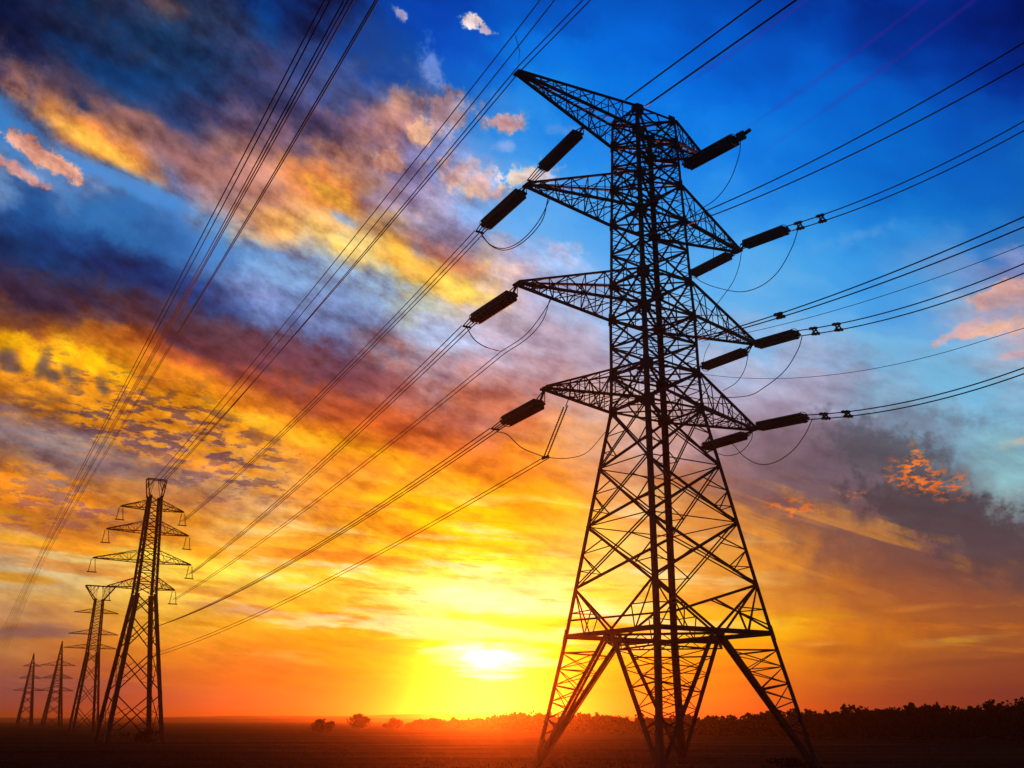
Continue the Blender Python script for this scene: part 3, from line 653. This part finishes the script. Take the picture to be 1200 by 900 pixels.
# ------------------------------------------------------------------ the pylons further along
def far_pylon(px, d, lv, armlist, label, top=None, sc=1.0, name='electricity_pylon', dense=1, yhead=None):
    c = gp(px, d); c.z = 0; T = empty(name, c, label, 'pylon', 'smaller pylons receding at the left'); P = lambda a, z: corner(c, sample_levels(lv, z), z, a)
    H = lv[-1][0]
    for a in QUAD:
        mb = MB()
        for (z0, _), (z1, _) in zip(lv, lv[1:]): mb.angle(P(a, z0), P(a, z1), lerp(.50, .20, (z0 + z1) / 2 / H) * sc, -U * a[0], -V * a[1], .04)
        mb.build('leg', M_STEEL, T)
    zw = lv[1][0]
    npl = 4; nodes = [GZ + (zw - GZ) * (1 - (1 - k / npl) ** 1.35) for k in range(npl + 1)]; up = [lerp(zw, H, k / 9) for k in range(10)]
    mb = MB()
    for a, b, nrm in FACES:
        for z0, z1 in list(zip(nodes, nodes[1:])) + list(zip(up, up[1:])):
            w_ = (.11 if z0 < zw else .085) * sc
            mb.bar(P(a, z0), P(b, z1), w_, .05, nrm); mb.bar(P(b, z0) - nrm * .08, P(a, z1) - nrm * .08, w_, .05, nrm)
            if z0 > zw: mb.bar(P(a, z0), P(b, z0), .09 * sc, .05, nrm)
            elif dense:
                c_ = (P(a, z0) + P(b, z0) + P(a, z1) + P(b, z1)) / 4
                for q in (a, b):
                    h = P(q, (z0 + z1) / 2); mb.bar(h, lerp(P(q, z0), c_, .6), .05 * sc, .04, nrm); mb.bar(h, lerp(P(q, z1), c_, .6), .05 * sc, .04, nrm)
                    mb.bar(P(q, lerp(z0, z1, .25)), lerp(P(q, z0), c_, .6), .04 * sc, .04, nrm)
    mb.build('lattice_bracing', M_STEEL, T)
    tips = {}
    for i, (zb, zt, ll, lr) in enumerate(armlist):
        for side, L in ((-1, ll), (1, lr)):
            if L: crossarm(T, P, side, zb, zt, L, (px, i, side), n=5, sc=.6 * sc, dense=False); tips[(i, side)] = TIP[(px, i, side)]
    if yhead:
        zt, half, zb = yhead; mb = MB(); wq = .12 if half < 2 else .2; nn = 2 if half < 2 else 4; s_t = sample_levels(lv, zb)
        for q in (-1, 1):
            for side in (-1, 1):
                e = c + U * side * half + V * q * .4 + Z * zt; b0 = P((side, q), zb); mb.bar(b0, e, wq, .12, V)
                inner = c + V * q * .4 + Z * zt
                for k in range(nn): mb.bar(lerp(b0, e, k / nn), lerp(inner, e, (k + .5) / nn), .06, .05, V); mb.bar(lerp(inner, e, (k + .5) / nn), lerp(b0, e, (k + 1) / nn), .06, .05, V)
            mb.bar(c - U * half + V * q * .4 + Z * zt, c + U * half + V * q * .4 + Z * zt, wq, .12, V)
        mb.build('top_frame', M_STEEL, T)
    return T, tips
T2, t2 = far_pylon(153, 142, [(GZ, 3.5), (17.4, 1.35), (30.2, .85)], [(18.1, 19.4, 4.6, 3.7), (21.5, 22.9, 6.7, 5.5), (25.3, 26.7, 5.5, 4.8), (28.4, 29.5, 4.1, 3.9)],
    'second largest pylon with four tiers of tapering arms and a small flared top', yhead=(32.4, 1.25, 30.0), sc=1.25)
T3, t3 = far_pylon(99, 250, [(GZ, 2.75), (16.2, 1.3), (27.6, .95)], [(16.9, 17.8, 6.0, 4.8), (19.9, 20.9, 5.4, 4.8), (24.5, 25.4, 4.8, 4.4)],
    'mid sized pylon with a wide forked top partly behind the second largest pylon', yhead=(30.4, 3.2, 27.4), sc=1.15)
T4, t4 = far_pylon(61, 400, [(GZ, 3.2), (12, 1.8), (20, 1.0), (28, .12)], [(11.4, 12.6, 6.4, 5.6), (15.6, 16.8, 4.8, 4.8), (19.8, 21.2, 6.0, 5.2)],
    'small hazy pylon with a needle top beside the forked pylon', sc=1.45)
T5, t5 = far_pylon(29, 460, [(GZ, 2.9), (13, 1.6), (22, .8), (27, .12)], [(12.8, 13.9, 5.6, 5.8), (17.4, 18.5, 4.0, 4.0), (22.0, 23.1, 3.2, 3.2)],
    'smallest hazy pylon at the far left edge of the field', sc=1.45)

# ------------------------------------------------------------------ wires and insulators
def on_plane(px, py, p, n):
    r = ray(px, py); return CAM + r * ((Vector(p) - CAM).dot(n) / r.dot(n))
def sag(a, b, s, n=28): return [lerp(a, b, k / n) - Z * (4 * s * (k / n) * (1 - k / n)) for k in range(n + 1)]
def cable(pts, r, label, group, name='power_line', cat='power line'):
    mb = MB(); mb.tube(pts, r, 6); return tag(mb.build(name, M_CABLE, None, True), label, cat, group)
def smooth_curve(pts, n=8):
    P_ = [Vector(p) for p in pts]; P_ = [P_[0] * 2 - P_[1]] + P_ + [P_[-1] * 2 - P_[-2]]; o = []
    for i in range(1, len(P_) - 2):
        for k in range(n):
            t = k / n; a, b, c, d = P_[i - 1:i + 3]
            o.append(.5 * ((2 * b) + (c - a) * t + (2 * a - 5 * b + 4 * c - d) * t * t + (3 * b - a - 3 * c + d) * t ** 3))
    o.append(P_[-2]); return o
def insulator(anchor, s, e, label, nu=3, nv=2, sp=.25, rad=.185, bars=True, tail=None):
    "bundle of parallel disc strings from s to e, hung between yoke plates"
    T = empty('insulator_string', anchor, label, 'insulator', 'strain insulators of the big pylon')
    ax = (e - s).normalized(); p1 = U - ax * U.dot(ax); p1.normalize(); p2 = ax.cross(p1)
    L = (e - s).length; nd = max(8, int(L / .15))
    pts, rr = [], []
    for k in range(nd):
        q = s + ax * lerp(.15, L - .15, k / (nd - 1)); pts += [q - ax * .06, q - ax * .03, q + ax * .03, q + ax * .06]; rr += [rad * .62, rad, rad * .95, rad * .62]
    mb = MB(); mb.tube(pts, rr, 10); first = mb.build('disc_string', M_INS, T)
    for i in range(nu):
        for j in range(nv):
            o = p1 * sp * (i - (nu - 1) / 2) + p2 * sp * (j - (nv - 1) / 2)
            if i + j == 0: d_ = first
            else: d_ = first.copy(); col.objects.link(d_); d_.parent = T
            d_.location = o
    mb = MB(); hw = sp * (nu - 1) / 2 + rad * .6
    mb.bar(s - p1 * hw, s + p1 * hw, .22, .08, p2); mb.bar(s, anchor, .12, .08, p2)
    for i in (-1, 1): mb.bar(s + p1 * hw * i, anchor, .05, .05, p2)
    mb.build('yoke_plate', M_STEEL, T)
    mb = MB(); mb.bar(e - p1 * hw, e + p1 * hw, .22, .08, p2)
    if tail is not None:
        for k in range(4):
            o = p1 * hw * (k - 1.5) / 1.5; mb.bar(e + o, tail + o * .75, .05, .05, p2)
        mb.bar(tail - p1 * hw * .75, tail + p1 * hw * .75, .14, .08, p2)
    mb.build('end_fitting', M_STEEL, T)
    mb = MB(); c_ = e - ax * .1; mb.tube([c_ + (p1 * math.cos(k * math.pi / 12) * (hw + .12) + p2 * math.sin(k * math.pi / 12) * (.34)) for k in range(25)], .022, 5, False); mb.build('arcing_ring', M_STEEL, T)
    return T, ax, p1, p2
def spacer(c, ax, a, b, label):
    mb = MB(); d = (b - a).normalized(); n = ax.cross(d).normalized(); g = (b - a).length
    for o in (-.13, .13): mb.bar(a - d * .12 + ax * o, b + d * .12 + ax * (o + .1), .07, .07, n)
    for p in (a, b):
        mb.bar(p - ax * .3, p + ax * .3, .15, .13, n); mb.bar(p - n * .14 - ax * .1, p + n * .14 + ax * .1, .09, .08, d)
    mb.bar(a + ax * .2 + d * g * .3, a - ax * .2 + d * g * .7, .08, .06, n)
    return tag(mb.build('line_spacer', M_STEEL), label, 'spacer', 'clamps joining paired conductors')
RW = .031
# -- towards the far pylons, from the left arms
def t2_leg(px, py):
    z = on_plane(px, py, T2.location, V).z; s_ = sample_levels([(GZ, 3.5), (17.4, 1.35), (30.2, .85)], z); return corner(Vector((T2.location.x, T2.location.y, 0)), s_, z, (1, 1))
ORD = {'1': 'second highest', '2': 'third highest', '3': 'lowest'}
def left_run(key, s, e, tail, target, sg, label, word):
    tp = TIP[key]; n = U
    S_, E_, Tl = (on_plane(*p, tp, n) for p in (s, e, tail))
    T, ax, p1, p2 = insulator(tp, S_, E_, label, tail=Tl)
    for k, o in enumerate((-.36, 0.02, .32)):
        a = Tl + p1 * o; b = target + p1 * o * .9 + Z * (k - 1) * .12
        cable(sag(a, b, sg), RW, '%s conductor of the three leaving the %s for the second pylon' % (('outer', 'middle', 'inner')[k], word), 'conductors between the pylons')
    return Tl, ax, p1
J = {}
J['L1'] = left_run('L1', (611, 226), (569, 264), (562, 272), t2[(3, 1)] - Z * 1.2, 1.0, 'black insulator bundle hanging off the second highest left arm tip', 'second highest left arm')
J['L2'] = left_run('L2', (600, 346), (557, 374), (547, 383), t2[(1, 1)] - Z * 1.2, .8, 'black insulator bundle hanging off the third highest left arm tip', 'third highest left arm')
J['L3'] = left_run('L3', (632, 473), (593, 494), (580, 503), t2_leg(188, 735), 1.4, 'brown insulator bundle hanging off the lowest left arm tip', 'lowest left arm')
# insulator under the top arm
n0 = U; an0 = lerp(TIP['L0'], P0((-1, 1), 38.34), .70)
an0 = lerp(P0((-1, 1), 38.34), TIP['L0'], .30)
T_, ax_, p1_, p2_ = insulator(an0, on_plane(678, 156, an0, U), on_plane(636, 197, an0, U), 'topmost black insulator bundle slung under the upper left arm', tail=on_plane(622, 212, an0, U))
# earth wires over the top arm: near span overhead to the far pylon
def over(px0, py0, px1, py1, near, far_pt, label, r=.04, plane=None, group='wires over the top arm', sg=.6):
    p = plane or TIP['L0']; a = on_plane(px0, py0, p, U); b = on_plane(px1, py1, p, U)
    d = (a - b).normalized(); start = a + d * near
    pts = [start] + sag(a, b, 0, 4) + sag(b, far_pt, sg)[1:]
    return cable(pts, r, label, group)
tt = Vector((T2.location.x, T2.location.y, 32.4)) + U * .9
wl = 'overhead wire passing the tip of the top left arm, '
over(692, 0, 609, 84, 40, tt + Z * .1, wl + 'rightmost of the four'); over(683, 0, 607, 78, 40, tt + U * .25, wl + 'third of the four from left')
over(650, 0, 606, 56, 40, tt - U * .5, wl + 'second of the four from left', plane=TIP['L0'] + Z * 0 - U * .0); over(633, 0, 596, 48, 40, tt - U * 1.2, wl + 'leftmost of the four')
# strut from the arm tip up to the outer pair
tp = TIP['L0']
cable([tp, on_plane(609, 60, tp, U), on_plane(604, 42, tp, U)], .025, 'short bent link between the top left arm tip and the overhead wires', None, 'wire_link', 'wire link')
# -- jumpers on the left side
def jumper(key, pxs, r, label, p=None, end=None):
    p = p or TIP[key]; return cable(smooth_curve([on_plane(x, y, p, U) for x, y in pxs] + (end or [])), r, label, 'jumper loops round the arms', 'jumper_cable', 'jumper cable')
A1, A2, A3 = (lerp(P0((-1, 1), z), TIP[k], t) for z, k, t in ((32.57, 'L1', .73), (25.98, 'L2', .64), (19.94, 'L3', .64)))    # points on the arms' lower chords
jumper('L1', [(563, 273), (575, 287), (592, 291), (612, 281), (632, 258)], .03, 'doubled jumper loop below the second highest left arm, upper strand', end=[A1])
jumper('L1', [(565, 277), (577, 289), (594, 293), (615, 282), (635, 259)], .03, 'doubled jumper loop below the second highest left arm, lower strand', end=[A1 + V * .3])
for k, o in enumerate((0, 4)):
    pts = smooth_curve([A2 + V * .25 * k] + [on_plane(x + o, y + o * .6, A2, U) for x, y in ((632, 373), (614, 394), (587, 412))])
    b = t2[(0, 1)] - Z * 1.2 + U * .3 * k
    if k == 0: JP = pts[-1]
    cable(pts + sag(pts[-1], b, .8)[1:], RW * .85, '%s wire of the pair rising to the third highest left arm underside' % ('upper', 'lower')[k], 'conductors between the pylons')
jumper('L2', [(547, 384), (556, 398), (570, 407)], .03, 'short slack jumper hanging from the third highest left insulator', end=[JP])
p = A3
HS0, HS1 = A3, on_plane(639, 536, A3, U)
jumper('L3', [(581, 506), (594, 509), (612, 525)], .028, 'slack jumper hanging from the lowest left insulator', end=[HS1])
cable(smooth_curve([HS1, on_plane(665, 537, lerp(A3, P0((-1, 1), 18.7), .3), U), on_plane(688, 530, lerp(A3, P0((-1, 1), 18.7), .7), U), P0((-1, 1), 18.7)]), .022, 'thin jumper sweeping from the hanging string to the pylon leg', 'jumper loops round the arms', 'jumper_cable', 'jumper cable')
T = empty('insulator_string', HS0, 'thin ladder like double string hanging under the lowest left arm', 'insulator', 'strain insulators of the big pylon')
for k in (-1, 1):
    mb = MB(); o = V * .2 * k; nn = 30
    pts, rr = [], []
    for j in range(nn):
        q = lerp(HS0, HS1, lerp(.15, .97, j / (nn - 1))) + o; d = (HS1 - HS0).normalized()
        pts += [q - d * .02, q + d * .02, q + d * .03]; rr += [.05, .05, .015]
    mb.tube(pts, rr, 8); mb.build('disc_string', M_INS, T)
mb = MB(); mb.bar(HS0 - V * .25, HS0 + V * .25, .08, .05, U); mb.bar(HS1 - V * .35, HS1 + V * .35, .14, .1, U); mb.tube([HS0, lerp(HS0, HS1, .15)], .03); mb.build('end_fitting', M_STEEL, T)
for k in (0, 1):
    a = HS1 + V * (.5 - 1.0 * k) - Z * .1 * k; b = t2_leg(192, 766 + 3.5 * k)
    cable(sag(a, b, 1.2), RW * .8, '%s wire of the thin lowest pair running left below the sunlit clouds' % ('upper', 'lower')[k], 'conductors between the pylons')
# -- second circuit at the upper left
vp = ray(-70, 843); vdir = Vector((vp.x, vp.y, 0)).normalized(); vn = vdir.cross(Z)
def far_line(xs, label, r):
    a = CAM + ray(xs[0], 0) * 46
    pts = [on_plane(x, y, a, vn) for x, y in zip(xs, (0, 150, 300, 450, 600, 672, 760))]
    st = pts[0] + (pts[0] - pts[1]).normalized() * 25
    q = [st] + smooth_curve(pts, 6); return cable(q, [lerp(.036, r, min(1, k / (len(q) * .7))) for k in range(len(q))], label, 'conductors of the line at the upper left')
ln = 'wire of the upper left line, '
for xs, nme in (((380, 302, 224, 146, 69, 35, -8), 'leftmost strand'), ((387, 309, 230, 150, 71, 37, -5), 'second strand from the left'), ((403, 322, 241, 158, 75, 39, -2), 'third strand from the left'),
        ((408, 326, 244, 160, 77, 40, 1), 'fourth strand from the left'), ((414, 330, 246, 162, 78, 41, 3), 'third strand from the right'), ((440, 352, 263, 172, 82, 43, 5), 'second strand from the right'), ((443, 355, 265, 174, 84, 45, 8), 'rightmost strand')):
    far_line(xs, ln + nme, .024)
# -- right arms: near going conductors
def near_run(key, s, e, c1, c2, ends, word, label, p=None, sg=.5, stub=False):
    p = p or TIP[key]; S_, E_ = on_plane(*s, p, U), on_plane(*e, p, U)
    T, ax, p1, p2 = insulator(p, S_, E_, label, nu=3, nv=2, sp=.24, rad=.165)
    lines = []
    for k, (dy, en) in enumerate(ends):
        a = on_plane(e[0], e[1] + dy, p, U); b = on_plane(*en, p, U); pts = sag(a, b, sg, 20); d = (pts[-1] - pts[-2])
        pts.append(pts[-1] + d.normalized() * 25); lines.append(pts)
        cable(pts, RW * 1.1, '%s conductor of the pair running right from the %s' % (('upper', 'lower')[k], word), 'conductors at the right')
    return p, ax, lines
def to_px(p):
    d = Vector(p) - CAM; zc = d.y * math.cos(TH) + d.z * math.sin(TH); yc = -d.y * math.sin(TH) + d.z * math.cos(TH)
    return 600 + F * d.x / zc, 450 - F * yc / zc
def at_col(pts, x):
    for a, b in zip(pts, pts[1:]):
        xa, xb = to_px(a)[0], to_px(b)[0]
        if xa <= x <= xb: return lerp(a, b, (x - xa) / (xb - xa))
    return pts[0]
def clamp_on(lines, x, label):
    a, b = at_col(lines[0], x), at_col(lines[1], x + 3); spacer((a + b) / 2, (lines[0][1] - lines[0][0]).normalized(), a, b, label)
p, ax, ls_ = near_run('R1', (873, 287), (921, 269), 0, 0, [(-3.5, (1200, 142)), (3.5, (1200, 153))], 'second highest right arm', 'black insulator bundle reaching right from the second highest right arm tip')
clamp_on(ls_, 935, 'clamp beside the second highest right insulator'); clamp_on(ls_, 961, 'second clamp out from the second highest right insulator')
p, ax, ls_ = near_run('R2', (887, 404), (933, 391), 0, 0, [(-3.2, (1200, 309)), (3.2, (1200, 320))], 'third highest right arm', 'black insulator bundle reaching right from the third highest right arm tip')
clamp_on(ls_, 953, 'clamp beside the third highest right insulator'); clamp_on(ls_, 980, 'second clamp out from the third highest right insulator')
p, ax, ls_ = near_run('R3', (889, 500), (943, 489), 0, 0, [(-2.6, (1200, 431)), (2.6, (1200, 438))], 'lowest right arm', 'brown insulator bundle reaching right from the lowest right arm tip')
clamp_on(ls_, 965, 'clamp beside the lowest right insulator'); clamp_on(ls_, 991, 'second clamp out from the lowest right insulator')
# top right: insulator with a stub of conductor
pR = P0((1, -1), 38.34); S_, E_ = on_plane(805, 194, pR, U), on_plane(862, 163, pR, U)
T, ax, p1, p2 = insulator(pR, S_, E_, 'topmost right insulator bundle with a short thick stub beyond its clamp', nu=3, nv=2, sp=.26, rad=.185)
cable([on_plane(862, 163, pR, U), on_plane(868, 160, pR, U), on_plane(879, 152, pR, U)], [.04, .12, .12], 'short thick conductor stub past the topmost right insulator', None, 'conductor_stub', 'conductor stub')
clamp_on([[E_ + Z * .22, E_ + Z * .22 + ax * 2], [E_ - Z * .22, E_ - Z * .22 + ax * 2]], 867, 'clamp between the topmost right insulator and its thick stub')
# lines that leave the body on the near side
def body_run(a, s, e, r, label, plane=None, sg=.3, ext=25, group='conductors at the right'):
    A = on_plane(*s, a, U); B = on_plane(*e, a, U); pts = sag(A, B, sg, 20); pts.append(pts[-1] + (pts[-1] - pts[-2]).normalized() * ext)
    return cable(pts, r, label, group)
pN = P0((-1, -1), 40.0)
topc = lerp(P0((-1, -1), 40.0), TIP['L0'], .12)
body_run(topc, (733, 117), (892, 0), .055, 'thick overhead wire from the pylon top to the frame edge, left of the two', sg=.0)
body_run(pN, (757, 124), (933, 0), .06, 'thick overhead wire from the pylon top to the frame edge, right of the two', sg=.0)
pB = P0((1, -1), 33.2)
body_run(pB, (801, 258), (1200, 50), .036, 'upper wire of the widely spaced pair high at the right', sg=.5); body_run(pB, (806, 263), (1200, 75), .036, 'lower wire of the widely spaced pair high at the right', sg=.5)
pB = P0((1, -1), 25.98)
mids = []
for nme, s_, e_ in (('upper', (816, 397), (1200, 254)), ('lower', (816, 399), (1200, 266))):
    body_run(pB, s_, e_, .034, nme + ' wire of the pair between the second and third right arms', sg=.4); mids.append(sag(on_plane(*s_, pB, U), on_plane(*e_, pB, U), .4, 20))
clamp_on(mids, 912, 'clamp on the pair between the second and third right arms')
body_run(pB, (822, 400), (1200, 287), .016, 'thin single wire just above the third highest right pair', sg=.5)
pB = P0((1, -1), 22.24)
body_run(pB, (821, 438), (1150, 400), .014, 'thin sagging wire above the lowest right pair, ending at faint clouds', sg=.9)
# far going insulators of the right arms
def far_ins(key, s, e, label, target, sg=1.0):
    p = TIP[key]; insulator(p, on_plane(*s, p, U), on_plane(*e, p, U), label, nu=3, nv=2, sp=.22, rad=.155)
    a = on_plane(*e, p, U)
    for k in (0, 1):
        cable(sag(a + U * .3 * k, target + U * .3 * k, sg), RW, '%s conductor from the insulator tucked behind the %s right arm' % (('first', 'second')[k], {'R1': 'second highest', 'R2': 'third highest', 'R3': 'lowest'}[key]), 'conductors between the pylons')
# ------------------------------------------------------------------ jumpers at the right
far_spec = [('R1', (855, 299), (812, 321), 'black insulator bundle pointing left below the second highest right arm'),
            ('R2', (873, 412), (825, 430), 'black insulator bundle pointing left below the third highest right arm'),
            ('R3', (873, 510), (826, 524), 'brown insulator bundle pointing left below the lowest right arm')]
for key, s, e, lb in far_spec:
    p = TIP[key]; insulator(p, on_plane(*s, p, U), on_plane(*e, p, U), lb, nu=3, nv=2, sp=.22, rad=.155)
jl = 'jumper loop '
jumper('R1', [(936, 266), (928, 290), (912, 318), (892, 335), (868, 342), (840, 337), (822, 330), (813, 323)], .028, jl + 'curving down from the second highest right clamp')
jumper('R1', [(869, 294), (866, 312), (858, 332), (842, 354), (833, 366)], .024, jl + 'dropping beside the second highest right arm tip')
jumper('R1', [(833, 250), (836, 280), (836, 300), (833, 318)], .018, jl + 'dropping through the second highest right arm')
jumper('R2', [(940, 394), (935, 410), (920, 434), (897, 453), (875, 464)], .028, jl + 'curving down from the third highest right clamp', end=[P0((1, -1), 20.6)])
jumper('R2', [(877, 414), (873, 432), (863, 448), (847, 458)], .024, jl + 'under the third highest right arm tip')
jumper('R2', [(832, 402), (826, 415), (823, 432)], .018, jl + 'dropping through the third highest right arm')
jumper('R3', [(952, 491), (944, 508), (930, 527), (910, 541), (890, 544), (872, 535), (860, 522), (852, 517)], .026, jl + 'widest one, below the lowest right insulator')
jumper('R3', [(882, 504), (880, 516), (869, 529), (853, 534), (836, 530)], .024, jl + 'small one under the lowest right arm tip')
jumper('R0', [(868, 163), (866, 182), (856, 210), (840, 232), (820, 246), (804, 258)], .026, jl + 'falling from the topmost right clamp', p=pR)
# insulator strings on the second pylon
def hang(tip, L, label, sc=1.0):
    T = empty('insulator_string', tip, label, 'insulator', 'hanging insulators of the second pylon')
    for k in (-1, 1):
        mb = MB(); pts, rr = [], []
        for j in range(12):
            q = tip + U * .22 * k * (1 + j / 12) - Z * lerp(.2, L, j / 11); pts += [q + Z * .03, q, q - Z * .03]; rr += [.03, .10, .03]
        mb.tube(pts, rr, 7); mb.build('disc_string', M_INS, T)
    mb = MB(); b = tip - Z * L; mb.bar(b - U * .6, b + U * .6, .12, .1, V); mb.build('yoke_plate', M_STEEL, T)
names = {0: 'lowest', 1: 'third', 2: 'second', 3: 'top'}
for (i, side), tp in sorted(t2.items()):
    hang(tp, 1.75, 'thin hanging insulator at the %s end of the %s arm of the second pylon' % ('left' if side < 0 else 'right', names[i]))

# ------------------------------------------------------------------ haze
def haze():
    x0, x1, y0, y1, z0, z1 = -9500, 9500, -9500, 9500, -4, 48
    v = [Vector((x, y, z)) for x in (x0, x1) for y in (y0, y1) for z in (z0, z1)]
    me = bpy.data.meshes.new('haze'); me.from_pydata([tuple(q) for q in v], [], [(0, 1, 3, 2), (4, 6, 7, 5), (0, 4, 5, 1), (2, 3, 7, 6), (0, 2, 6, 4), (1, 5, 7, 3)]); me.update()
    m = bpy.data.materials.new('haze'); m.use_nodes = True; t = m.node_tree; t.nodes.remove(t.nodes['Principled BSDF'])
    p = t.nodes.new('ShaderNodeVolumePrincipled'); p.inputs['Color'].default_value = (.9, .5, .3, 1); p.inputs['Density'].default_value = HAZE_DENSITY; p.inputs['Anisotropy'].default_value = HAZE_ANISO
    t.links.new(p.outputs[0], t.nodes['Material Output'].inputs['Volume']); me.materials.append(m)
    o = bpy.data.objects.new('haze', me); col.objects.link(o); tag(o, kind='stuff')
haze()
